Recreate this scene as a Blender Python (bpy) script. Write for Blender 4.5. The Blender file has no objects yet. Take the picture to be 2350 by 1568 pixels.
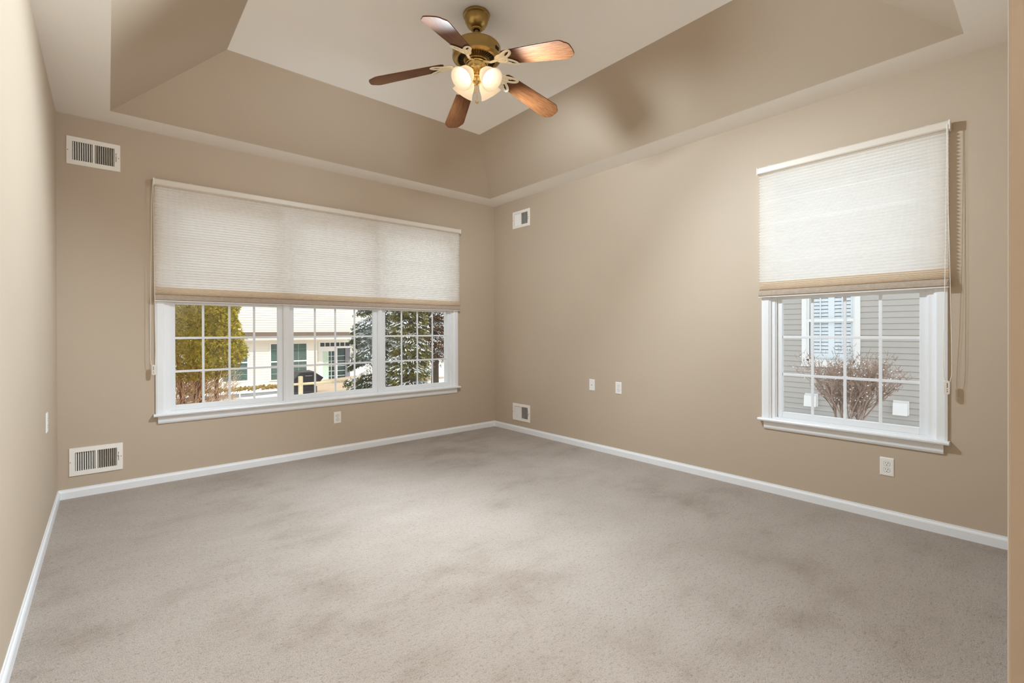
import bpy, math, random
from math import sin, cos, pi, radians
from mathutils import Vector, Matrix

C = bpy.context.scene.collection
SC = bpy.context.scene
random.seed(7)

# ------------------------------------------------------------------ camera
cam_data = bpy.data.cameras.new('camera')
cam = bpy.data.objects.new('camera', cam_data)
C.objects.link(cam)
SC.camera = cam
F_PX, CY_PX = 1077.51, 763.85
cam_data.sensor_fit = 'HORIZONTAL'
cam_data.sensor_width = 36.0
cam_data.lens = F_PX * 36.0 / 2350.0
cam_data.shift_y = (CY_PX - 784.0) / 2350.0
cam_data.clip_start = 0.01
cam_data.clip_end = 300
_y, _p, _r = radians(40.7484), radians(-0.1642), radians(-0.1538)
_f = Vector((sin(_y) * cos(_p), cos(_y) * cos(_p), sin(_p)))
_rt = Vector((cos(_y), -sin(_y), 0))
_up = _rt.cross(_f)
_r2 = cos(_r) * _rt + sin(_r) * _up
_u2 = -sin(_r) * _rt + cos(_r) * _up
cam.matrix_world = Matrix(((_r2.x, _u2.x, -_f.x, 0), (_r2.y, _u2.y, -_f.y, 0), (_r2.z, _u2.z, -_f.z, 1.183), (0, 0, 0, 1)))

# ------------------------------------------------------------------ world, sun, exposure
SKY = 1.04
world = bpy.data.worlds.new('sky')
SC.world = world
world.use_nodes = True
_bg = world.node_tree.nodes['Background']
_bg.inputs[0].default_value = (0.88, 0.945, 1.0, 1)
_bg.inputs[1].default_value = SKY
sun_d = bpy.data.lights.new('sun', 'SUN')
sun_d.energy = 1.4
sun_d.angle = radians(1.0)
sun_d.color = (1.0, 0.94, 0.84)
sun = bpy.data.objects.new('sun', sun_d)
C.objects.link(sun)
sun.location = (0, -10, 20)
sun.rotation_euler = Vector((0.03, 0.72, -0.72)).to_track_quat('-Z', 'Y').to_euler()
BULB_W = (92.0, 62.0, 24.0, 175.0)     # set unequal per bulb to balance the light on the walls
HALL_FILL = 70.0  # strength of the added fill lamp in the hall
vs = SC.view_settings
vs.view_transform = 'Standard'
vs.look = 'None'
vs.exposure = 0.62
vs.gamma = 1.0
vs.use_curve_mapping = False
SC.cycles.use_denoising = True
SC.cycles.max_bounces = 14
SC.cycles.diffuse_bounces = 8
SC.cycles.transparent_max_bounces = 24
SC.cycles.sample_clamp_indirect = 6.0
SC.cycles.caustics_reflective = False
SC.cycles.caustics_refractive = False

# ------------------------------------------------------------------ measures (metres)
H = 2.74
XL, XR, YB = -0.27, 3.672, 4.597
YF = 0.06            # face of the front wall
XO = 1.27            # edge of the opening the picture is taken from
SL, SR, SB, SF = 0.02, 3.409, 4.345, 0.32      # inner edge of the flat border of the ceiling
INS, ZC = 0.612, 3.131                          # tray: inset and height of the flat top
T = 0.16
YH = -2.6            # end of the hall behind the camera


# ------------------------------------------------------------------ helpers
def lin(c):
    r = []
    for v in c[:3]:
        v = v / 255.0
        r.append(v / 12.92 if v <= 0.04045 else ((v + 0.055) / 1.055) ** 2.4)
    return (r[0], r[1], r[2], 1.0)


class MB:
    """collects shapes, builds ONE mesh"""
    def __init__(s):
        s.v, s.f, s.m = [], [], []
        s.cur = 0

    def add(s, vs_, fs):
        o = len(s.v)
        s.v += [tuple(p) for p in vs_]
        for f in fs:
            s.f.append([o + i for i in f])
            s.m.append(s.cur)

    def box(s, a, b, fn=None):
        x0, y0, z0 = a
        x1, y1, z1 = b
        p = [(x0, y0, z0), (x1, y0, z0), (x1, y1, z0), (x0, y1, z0), (x0, y0, z1), (x1, y0, z1), (x1, y1, z1), (x0, y1, z1)]
        if fn:
            p = [fn(*q) for q in p]
        s.add(p, [(0, 3, 2, 1), (4, 5, 6, 7), (0, 1, 5, 4), (1, 2, 6, 5), (2, 3, 7, 6), (3, 0, 4, 7)])

    def prism(s, poly, fn0, fn1):
        """poly: list of 2-D points; fn0/fn1 map them to the two end caps"""
        n = len(poly)
        vs_ = [fn0(*p) for p in poly] + [fn1(*p) for p in poly]
        fs = [tuple(range(n - 1, -1, -1)), tuple(range(n, 2 * n))]
        for i in range(n):
            j = (i + 1) % n
            fs.append((i, j, n + j, n + i))
        s.add(vs_, fs)

    def lathe(s, prof, n=32, mat=None, cap=True):
        vs_, fs = [], []
        for r, z in prof:
            for k in range(n):
                a = 2 * pi * k / n
                p = Vector((r * cos(a), r * sin(a), z))
                vs_.append(mat @ p if mat else p)
        for i in range(len(prof) - 1):
            for k in range(n):
                k2 = (k + 1) % n
                fs.append((i * n + k, i * n + k2, (i + 1) * n + k2, (i + 1) * n + k))
        if cap:
            if prof[0][0] > 1e-5:
                fs.append(tuple(range(n - 1, -1, -1)))
            if prof[-1][0] > 1e-5:
                o = (len(prof) - 1) * n
                fs.append(tuple(range(o, o + n)))
        s.add(vs_, fs)

    def tube(s, pts, r, n=8, closed=False, flat=None):
        """r: radius or list; flat=(axis vector, factor) squashes the section"""
        pts = [Vector(p) for p in pts]
        m = len(pts)
        rs = r if isinstance(r, (list, tuple)) else [r] * m
        vs_, fs = [], []
        prev = None
        for i, p in enumerate(pts):
            if closed:
                t = pts[(i + 1) % m] - pts[i - 1]
            else:
                t = pts[min(i + 1, m - 1)] - pts[max(i - 1, 0)]
            if t.length < 1e-9:
                t = Vector((0, 0, 1))
            t.normalize()
            ref = prev if prev else (Vector((0, 0, 1)) if abs(t.z) < 0.9 else Vector((1, 0, 0)))
            a = (ref - t * ref.dot(t))
            if a.length < 1e-6:
                a = t.orthogonal()
            a.normalize()
            prev = a
            b = t.cross(a)
            for k in range(n):
                w = 2 * pi * k / n
                d = a * cos(w) + b * sin(w)
                if flat:
                    ax, fac = flat
                    d = d - ax * (d.dot(ax) * (1 - fac))
                vs_.append(p + d * rs[i])
        for i in range(m if closed else m - 1):
            i2 = (i + 1) % m
            for k in range(n):
                k2 = (k + 1) % n
                fs.append((i * n + k, i * n + k2, i2 * n + k2, i2 * n + k))
        if not closed:
            fs.append(tuple(range(n - 1, -1, -1)))
            o = (m - 1) * n
            fs.append(tuple(range(o, o + n)))
        s.add(vs_, fs)

    def build(s, name, mats, parent=None, loc=None, smooth=None, bevel=None, local=False):
        me = bpy.data.meshes.new(name)
        off = Vector((0, 0, 0))
        if parent is not None and not local:
            off = world_loc(parent)
        if loc is not None:
            off = off + Vector(loc) if parent is None or local else Vector(loc)
        if local:
            me.from_pydata(s.v, [], s.f)
        else:
            me.from_pydata([(p[0] - off[0], p[1] - off[1], p[2] - off[2]) for p in s.v], [], s.f)
        if not isinstance(mats, (list, tuple)):
            mats = [mats]
        for m in mats:
            me.materials.append(m)
        if len(mats) > 1:
            me.polygons.foreach_set('material_index', s.m)
        if smooth is not None:
            me.shade_smooth()
            me.set_sharp_from_angle(angle=radians(smooth))
        me.update()
        o = bpy.data.objects.new(name, me)
        C.objects.link(o)
        if parent is not None:
            o.parent = parent
            if local:
                o.location = loc or (0, 0, 0)
            else:
                o.location = off - world_loc(parent)
        else:
            o.location = off
        if bevel:
            b = o.modifiers.new('bevel', 'BEVEL')
            b.width = bevel
            b.segments = 2
            b.limit_method = 'ANGLE'
            b.angle_limit = radians(50)
        return o


def world_loc(o):
    p = Vector(o.location)
    while o.parent:
        o = o.parent
        p = p + Vector(o.location)
    return p


def thing(name, loc, label=None, cat=None, group=None, kind=None):
    o = bpy.data.objects.new(name, None)
    o.empty_display_size = 0.05
    o.location = loc
    C.objects.link(o)
    return tag(o, label, cat, group, kind)


def tag(o, label=None, cat=None, group=None, kind=None):
    if label:
        o['label'] = label
    if cat:
        o['category'] = cat
    if group:
        o['group'] = group
    if kind:
        o['kind'] = kind
    return o


def copy_tree(o, parent=None):
    c = o.copy()
    C.objects.link(c)
    c.parent = parent
    for ch in list(o.children):
        copy_tree(ch, c)
    return c


# ------------------------------------------------------------------ materials
def nodes_of(name):
    m = bpy.data.materials.new(name)
    m.use_nodes = True
    nt = m.node_tree
    return m, nt, nt.nodes['Principled BSDF']


def noise(nt, scale, detail=3, rough=0.55, coord='Object', stretch=None):
    tc = nt.nodes.new('ShaderNodeTexCoord')
    n = nt.nodes.new('ShaderNodeTexNoise')
    n.inputs['Scale'].default_value = scale
    n.inputs['Detail'].default_value = detail
    n.inputs['Roughness'].default_value = rough
    if stretch:
        mp = nt.nodes.new('ShaderNodeMapping')
        mp.inputs['Scale'].default_value = stretch
        nt.links.new(tc.outputs[coord], mp.inputs[0])
        nt.links.new(mp.outputs[0], n.inputs['Vector'])
    else:
        nt.links.new(tc.outputs[coord], n.inputs['Vector'])
    return n.outputs['Fac']


def ramp(nt, fac, stops):
    r = nt.nodes.new('ShaderNodeValToRGB')
    el = r.color_ramp.elements
    while len(el) < len(stops):
        el.new(0.5)
    for e, (p, c) in zip(el, stops):
        e.position = p
        e.color = c
    nt.links.new(fac, r.inputs[0])
    return r.outputs[0]


def bump(nt, bsdf, height, strength, dist):
    b = nt.nodes.new('ShaderNodeBump')
    b.inputs['Strength'].default_value = strength
    b.inputs['Distance'].default_value = dist
    nt.links.new(height, b.inputs['Height'])
    nt.links.new(b.outputs[0], bsdf.inputs['Normal'])


def plain(name, rgb, rough=0.5, metal=0.0, var=0.0, vscale=6.0, bumps=None, spec=None):
    m, nt, b = nodes_of(name)
    c = lin(rgb)
    b.inputs['Roughness'].default_value = rough
    b.inputs['Metallic'].default_value = metal
    if spec is not None:
        b.inputs['Specular IOR Level'].default_value = spec
    if var:
        lo = tuple(max(0, x * (1 - var)) for x in c[:3]) + (1,)
        hi = tuple(min(1, x * (1 + var)) for x in c[:3]) + (1,)
        nt.links.new(ramp(nt, noise(nt, vscale), [(0.3, lo), (0.7, hi)]), b.inputs['Base Color'])
    else:
        b.inputs['Base Color'].default_value = c
    if bumps:
        bump(nt, b, noise(nt, bumps[0], 2), bumps[1], bumps[2])
    return m


M = {}
PAINT = (190, 174, 154)
M['paint'] = plain('beige_wall_paint', PAINT, 0.6, var=0.012, vscale=1.5, bumps=(260, 0.12, 0.001), spec=0.3)
M['white_paint'] = plain('white_ceiling_paint', (249, 246, 242), 0.75, var=0.01, vscale=2, bumps=(240, 0.1, 0.001), spec=0.2)
M['trim'] = plain('white_trim_enamel', (235, 237, 239), 0.35, var=0.008, vscale=9)
M['vinyl'] = plain('white_window_vinyl', (232, 235, 238), 0.4, var=0.008, vscale=9)
M['plastic'] = plain('white_plastic', (236, 234, 229), 0.35, var=0.01, vscale=40)
M['grille_white'] = plain('white_enamelled_metal', (243, 238, 230), 0.4, var=0.015, vscale=25)
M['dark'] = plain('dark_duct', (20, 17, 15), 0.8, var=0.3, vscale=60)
M['slot'] = plain('dark_slot', (14, 12, 11), 0.7, var=0.2, vscale=90)
M['rail'] = plain('beige_rail_aluminium', (222, 213, 200), 0.4, var=0.01, vscale=8)
M['rail_fabric'] = plain('taupe_rail_fabric', (178, 162, 145), 0.85, var=0.08, vscale=60, bumps=(500, 0.3, 0.001))
M['cord'] = plain('white_cord', (240, 236, 226), 0.6, var=0.02, vscale=80)
M['clear_plastic'] = plain('pale_clear_plastic', (225, 217, 205), 0.2, var=0.02, vscale=60)
M['ink'] = plain('grey_print', (90, 84, 78), 0.7, var=0.1, vscale=200)
M['snow'] = plain('snow', (246, 248, 252), 0.7, var=0.02, vscale=12)


def carpet():
    m, nt, b = nodes_of('beige_cut_pile_carpet')
    big = noise(nt, 0.9, 4, 0.6)
    streak = noise(nt, 2.6, 5, 0.68, stretch=(0.8, 1.3, 1))
    clump = noise(nt, 60, 4, 0.75, stretch=(0.8, 1.25, 1))
    fine = noise(nt, 190, 3, 0.75)

    def math(op, x, y):
        n = nt.nodes.new('ShaderNodeMath')
        n.operation = op
        for i, v in enumerate((x, y)):
            if isinstance(v, float):
                n.inputs[i].default_value = v
            else:
                nt.links.new(v, n.inputs[i])
        return n.outputs[0]

    def mult(c0, c1, f):
        n = nt.nodes.new('ShaderNodeMix')
        n.data_type = 'RGBA'
        n.blend_type = 'MULTIPLY'
        n.inputs[0].default_value = f
        nt.links.new(c0, n.inputs[6])
        nt.links.new(c1, n.inputs[7])
        return n.outputs[2]

    half = math('MULTIPLY', math('ADD', big, streak), 0.5)
    col = ramp(nt, half, [(0.36, lin((174, 157, 141))), (0.47, lin((196, 181, 167))), (0.60, lin((205, 191, 178)))])
    col = mult(col, ramp(nt, fine, [(0.28, (0.42, 0.39, 0.36, 1)), (0.5, (1, 1, 1, 1))]), 0.8)
    col = mult(col, ramp(nt, clump, [(0.30, (0.55, 0.50, 0.46, 1)), (0.47, (1, 1, 1, 1))]), 0.8)
    nt.links.new(col, b.inputs['Base Color'])
    b.inputs['Roughness'].default_value = 0.95
    b.inputs['Specular IOR Level'].default_value = 0.1
    b.inputs['Sheen Weight'].default_value = 0.25
    b.inputs['Sheen Roughness'].default_value = 0.5
    bump(nt, b, math('ADD', clump, fine), 0.9, 0.012)
    return m


def glass():
    m, nt, b = nodes_of('window_glass')
    out = nt.nodes['Material Output']
    tr = nt.nodes.new('ShaderNodeBsdfTransparent')
    tr.inputs[0].default_value = (0.97, 0.985, 0.98, 1)
    gl = nt.nodes.new('ShaderNodeBsdfGlossy')
    gl.inputs['Roughness'].default_value = 0.02
    mx = nt.nodes.new('ShaderNodeMixShader')
    mx.inputs[0].default_value = 0.05
    nt.links.new(tr.outputs[0], mx.inputs[1])
    nt.links.new(gl.outputs[0], mx.inputs[2])
    nt.links.new(mx.outputs[0], out.inputs[0])
    return m


def shade_fabric(name, rgb, trans):
    m, nt, b = nodes_of(name)
    out = nt.nodes['Material Output']
    c = lin(rgb)
    col = ramp(nt, noise(nt, 90, 3, 0.7, stretch=(0.25, 0.25, 3)), [(0.3, tuple(x * 0.985 for x in c[:3]) + (1,)), (0.7, c)])
    di = nt.nodes.new('ShaderNodeBsdfDiffuse')
    tl = nt.nodes.new('ShaderNodeBsdfTranslucent')
    nt.links.new(col, di.inputs[0])
    nt.links.new(col, tl.inputs[0])
    mx = nt.nodes.new('ShaderNodeMixShader')
    mx.inputs[0].default_value = trans
    nt.links.new(di.outputs[0], mx.inputs[1])
    nt.links.new(tl.outputs[0], mx.inputs[2])
    nt.links.new(mx.outputs[0], out.inputs[0])
    return m


def wood():
    m, nt, b = nodes_of('walnut_blade_wood')
    g = noise(nt, 22, 5, 0.65, stretch=(0.7, 9, 9))
    col = ramp(nt, g, [(0.25, lin((66, 37, 19))), (0.45, lin((103, 63, 35))), (0.6, lin((122, 79, 46))), (0.8, lin((80, 48, 27)))])
    nt.links.new(col, b.inputs['Base Color'])
    b.inputs['Roughness'].default_value = 0.5
    b.inputs['Specular IOR Level'].default_value = 0.3
    b.inputs['Coat Weight'].default_value = 0.0
    b.inputs['Coat Roughness'].default_value = 0.35
    bump(nt, b, g, 0.15, 0.002)
    return m


def metal(name, rgb, rough, aniso=True):
    m, nt, b = nodes_of(name)
    c = lin(rgb)
    n = noise(nt, 40, 3, 0.6, stretch=(1, 1, 12))
    nt.links.new(ramp(nt, n, [(0.2, tuple(x * 0.8 for x in c[:3]) + (1,)), (0.8, c)]), b.inputs['Base Color'])
    b.inputs['Metallic'].default_value = 1.0
    b.inputs['Roughness'].default_value = rough
    return m


def frosted():
    m, nt, b = nodes_of('frosted_lamp_glass')
    out = nt.nodes['Material Output']
    c = (1.0, 0.93, 0.82, 1)
    di = nt.nodes.new('ShaderNodeBsdfDiffuse')
    di.inputs[0].default_value = (0.8, 0.74, 0.66, 1)
    tl = nt.nodes.new('ShaderNodeBsdfTranslucent')
    tl.inputs[0].default_value = c
    mx = nt.nodes.new('ShaderNodeMixShader')
    mx.inputs[0].default_value = 0.4
    nt.links.new(di.outputs[0], mx.inputs[1])
    nt.links.new(tl.outputs[0], mx.inputs[2])
    em = nt.nodes.new('ShaderNodeEmission')
    em.inputs[0].default_value = (1.0, 0.8, 0.58, 1)
    nf = noise(nt, 30, 2)
    mr = nt.nodes.new('ShaderNodeMapRange')
    mr.inputs[3].default_value = 0.12
    mr.inputs[4].default_value = 0.16
    nt.links.new(nf, mr.inputs[0])
    nt.links.new(mr.outputs[0], em.inputs[1])
    ad = nt.nodes.new('ShaderNodeAddShader')
    nt.links.new(mx.outputs[0], ad.inputs[0])
    nt.links.new(em.outputs[0], ad.inputs[1])
    nt.links.new(ad.outputs[0], out.inputs[0])
    return m


def emitter(name, rgb, strength):
    m, nt, b = nodes_of(name)
    b.inputs['Base Color'].default_value = (1, 1, 1, 1)
    b.inputs['Emission Color'].default_value = lin(rgb)
    b.inputs['Emission Strength'].default_value = strength
    return m


def leafy(name, stops, scale, rough=0.7):
    m, nt, b = nodes_of(name)
    nt.links.new(ramp(nt, noise(nt, scale, 4, 0.75), [(p, lin(c)) for p, c in stops]), b.inputs['Base Color'])
    b.inputs['Roughness'].default_value = rough
    b.inputs['Specular IOR Level'].default_value = 0.2
    return m


M['carpet'] = carpet()
M['glass'] = glass()
M['fabric'] = shade_fabric('ivory_pleated_shade_fabric', (252, 249, 245), 0.80)
M['stack_fabric'] = shade_fabric('stacked_shade_fabric', (244, 234, 220), 0.5)
M['wood'] = wood()
M['brass'] = metal('antique_brass', (176, 148, 92), 0.28)
M['bright_brass'] = metal('polished_brass', (232, 200, 132), 0.15)
M['iron'] = plain('pale_brass_casting', (252, 243, 218), 0.3, 0.4, var=0.03, vscale=30)
M['frosted'] = frosted()
M['bulb'] = emitter('lit_bulb', (255, 246, 228), 1.7)


# ------------------------------------------------------------------ room shell
def wall_cells(mb, u0, u1, z0, z1, holes, fn):
    us = sorted({u0, u1} | {h[0] for h in holes} | {h[1] for h in holes})
    zs = sorted({z0, z1} | {h[2] for h in holes} | {h[3] for h in holes})
    for a, b in zip(us, us[1:]):
        for c, d in zip(zs, zs[1:]):
            um, zm = (a + b) / 2, (c + d) / 2
            if any(h[0] < um < h[1] and h[2] < zm < h[3] for h in holes):
                continue
            mb.box((a, 0, c), (b, T, d), fn)


def back(u, v, z):      # u along the wall, v outwards through the wall
    return (u, YB + v, z)


def right(u, v, z):
    return (XR + v, u, z)


def left(u, v, z):
    return (XL - v, u, z)


VW, VH = 0.270, 0.160           # duct hole behind a vent
W1 = (0.344, 3.054, 0.535, 2.30)
W2 = (0.471, 1.361, 0.535, 2.30)
V_BACK = [(-0.0705, 2.4865), (-0.0645, 0.2545)]
V_RIGHT = [(4.092, 2.499), (4.097, 0.2315)]


def vhole(c):
    return (c[0] - VW / 2 + 0.02, c[0] + VW / 2 - 0.02, c[1] - VH / 2 + 0.01, c[1] + VH / 2 - 0.01)


mb = MB()
wall_cells(mb, XL - T, XR + T, -0.05, H + 0.1, [W1] + [vhole(c) for c in V_BACK], back)
tag(mb.build('wall_back', M['paint']), kind='structure')
mb = MB()
wall_cells(mb, YF - 0.14, YB, -0.05, H + 0.1, [W2] + [vhole(c) for c in V_RIGHT], right)
tag(mb.build('wall_right', M['paint']), kind='structure')
mb = MB()
mb.box((XL - T, YH, -0.05), (XL, YB, H + 0.1))
tag(mb.build('wall_left', M['paint']), kind='structure')
mb = MB()
mb.box((XO, YF - 0.14, -0.05), (XR, YF, H + 0.1))
mb.box((XO, YH, -0.05), (XO + 0.14, YF - 0.14, H + 0.1))
tag(mb.build('wall_front', M['paint'], bevel=0.004), kind='structure')
mb = MB()
mb.box((XL - T, YH - T, -0.05), (XO + 0.14, YH, H + 0.1))
tag(mb.build('wall_hall', M['paint']), kind='structure')
mb = MB()
mb.box((XL - T, YH - T, -0.12), (XR + T, YB + T, 0))
tag(mb.build('floor', M['carpet']), kind='structure')

mb = MB()
ring = [((XL - T, SB), (XR + T, YB + T)), ((XL - T, YF), (SL, SB)), ((SR, YF), (XR + T, SB)), ((SL, YF), (SR, SF)), ((XL - T, YH - T), (XR + T, YF))]
for (a, b), (c, d) in ring:
    mb.box((a, b, H), (c, d, H + 0.02))
cL, cR, cB, cF = SL + INS, SR - INS, SB - INS, SF + INS
mb.box((cL - 0.02, cF - 0.02, ZC), (cR + 0.02, cB + 0.02, ZC + 0.02))
ceil = tag(mb.build('ceiling', M['white_paint']), kind='structure')
o4 = [(SL, SB), (SR, SB), (SR, SF), (SL, SF)]
i4 = [(cL, cB), (cR, cB), (cR, cF), (cL, cF)]
for k in range(4):
    j = (k + 1) % 4
    mb = MB()
    mb.add([(*o4[k], H), (*o4[j], H), (*i4[j], ZC), (*i4[k], ZC)], [(0, 1, 2, 3)])
    mb.build('ceiling_slope', M['paint'], ceil)
mb = MB()
mb.box((XL - T - 0.35, YH - T - 0.35, ZC + 0.1), (XR + T + 0.35, YB + T + 0.35, ZC + 0.25))
tag(mb.build('roof', M['white_paint']), kind='structure')     # unseen roof slab over the room, added to block outdoor light


def base_profile(mb, fn, u0, u1):
    prof = [(0, 0), (-0.013, 0), (-0.013, 0.046), (-0.010, 0.054), (-0.006, 0.058), (-0.005, 0.067), (0, 0.067)]
    mb.prism(prof, lambda v, z: fn(u0, v, z), lambda v, z: fn(u1, v, z))


for nm, fn, u0, u1 in (('baseboard_back', back, XL + 0.0, XR - 0.0), ('baseboard_right', right, YF, YB - 0.006),
                       ('baseboard_left', left, YH, YB - 0.006), ('baseboard_front', lambda u, v, z: (u, YF - v, z), XO, XR - 0.006)):
    mb = MB()
    base_profile(mb, fn, u0, u1)
    tag(mb.build(nm, M['trim']), kind='structure')


# ------------------------------------------------------------------ windows
def window(name, fn, hole, units, z_lines, muntins, tips):
    """units: list of (sash u0, sash u1); everything hangs under one structure Empty"""
    u0, u1, z0, z1 = hole
    root = thing(name, fn((u0 + u1) / 2, 0, z0), kind='structure')
    P = lambda mb, nm, mat=M['vinyl'], bev=0.002: mb.build(nm, mat, root, bevel=bev)
    cw = 0.061
    for a, b in ((u0 - cw, u0), (u1, u1 + cw)):
        mb = MB()
        mb.prism([(a, 0), (a, -0.014), (a + 0.012, -0.018), (b - 0.014, -0.018), (b - 0.006, -0.012), (b, -0.010), (b, 0)] if a < u0 else
                 [(a, 0), (a, -0.010), (a + 0.006, -0.012), (a + 0.014, -0.018), (b - 0.012, -0.018), (b, -0.014), (b, 0)],
                 lambda u, v: fn(u, v, z0 + 0.01), lambda u, v: fn(u, v, z1 + cw))
        P(mb, 'window_casing', M['trim'], None)
    mb = MB()
    mb.box((u0, -0.018, z1), (u1, 0, z1 + cw), fn)
    P(mb, 'window_casing', M['trim'])
    mb = MB()
    st = tips
    mb.prism([(-0.048, 0.528), (-0.05, 0.537), (-0.046, 0.545), (0.02, 0.545), (0.02, 0.524), (-0.044, 0.524)],
             lambda v, z: fn(st[0], v, z), lambda v, z: fn(st[1], v, z))
    P(mb, 'window_stool', M['trim'], None)
    mb = MB()
    mb.prism([(0, 0.524), (-0.022, 0.524), (-0.018, 0.508), (-0.016, 0.478), (-0.010, 0.466), (0, 0.466)],
             lambda v, z: fn(st[2], v, z), lambda v, z: fn(st[3], v, z))
    P(mb, 'window_apron', M['trim'], None)
    mb = MB()
    j = 0.025
    mb.box((u0, 0.0, z0), (u0 + j, T, z1), fn)
    mb.box((u1 - j, 0.0, z0), (u1, T, z1), fn)
    mb.box((u0 + j, 0.0, z1 - j), (u1 - j, T, z1), fn)
    mb.prism([(0.0, z0), (T, z0), (T, 0.548), (0.02, 0.556), (0.0, 0.556)], lambda v, z: fn(u0 + j, v, z), lambda v, z: fn(u1 - j, v, z))
    for a in (u0 + j, u1 - j):      # stop beads
        s = 0.008 if a < (u0 + u1) / 2 else -0.008
        mb.box((min(a, a + s), 0.006, 0.556), (max(a, a + s), 0.018, z1 - j), fn)
    P(mb, 'window_jamb', M['trim'], None)
    for (a0, a1), (b0, b1) in zip(units, units[1:]):
        mb = MB()
        mb.box((a1, -0.004, 0.545), (b0, T - 0.02, z1 - j), fn)
        mb.box((a1 + 0.010, -0.010, 0.545), (b0 - 0.010, -0.004, z1 - j), fn)
        P(mb, 'mullion', M['trim'], 0.0015)
    for a, b in units:
        for (za, zb, v0, v1, rb, rt) in ((0.556, 1.443, 0.020, 0.050, 0.041, 0.037), (1.408, z1 - j, 0.054, 0.084, 0.037, 0.045)):
            sw = 0.043
            mb = MB()
            mb.box((a, v0, za), (a + sw, v1, zb), fn)
            mb.box((b - sw, v0, za), (b, v1, zb), fn)
            mb.box((a + sw, v0, za), (b - sw, v1, za + rb), fn)
            mb.box((a + sw, v0, zb - rt), (b - sw, v1, zb), fn)
            sash = P(mb, 'sash')
            ga, gb, gz0, gz1 = a + sw, b - sw, za + rb, zb - rt
            vm = (v0 + v1) / 2
            mb = MB()
            for k in (1, 2, 3):
                u = ga + (gb - ga) * k / 4
                mb.box((u - 0.009, vm - 0.007, gz0), (u + 0.009, vm - 0.0015, gz1), fn)
            for k in (1, 2):
                z = gz0 + (gz1 - gz0) * k / 3
                mb.box((ga, vm - 0.0072, z - 0.009), (gb, vm - 0.0013, z + 0.009), fn)
            mb.build('grille', M['vinyl'], sash, bevel=0.002)
            mb = MB()
            mb.box((ga, vm, gz0), (gb, vm + 0.003, gz1), fn)
            mb.build('pane', M['glass'], sash)
    return root


window('window_1', back, W1, [(0.369, 1.214), (1.265, 2.125), (2.174, 3.029)], None, None, (0.268, 3.129, 0.297, 3.096))
window('window_2', right, W2, [(0.496, 1.338)], None, None, (0.400, 1.441, 0.428, 1.409))


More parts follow.
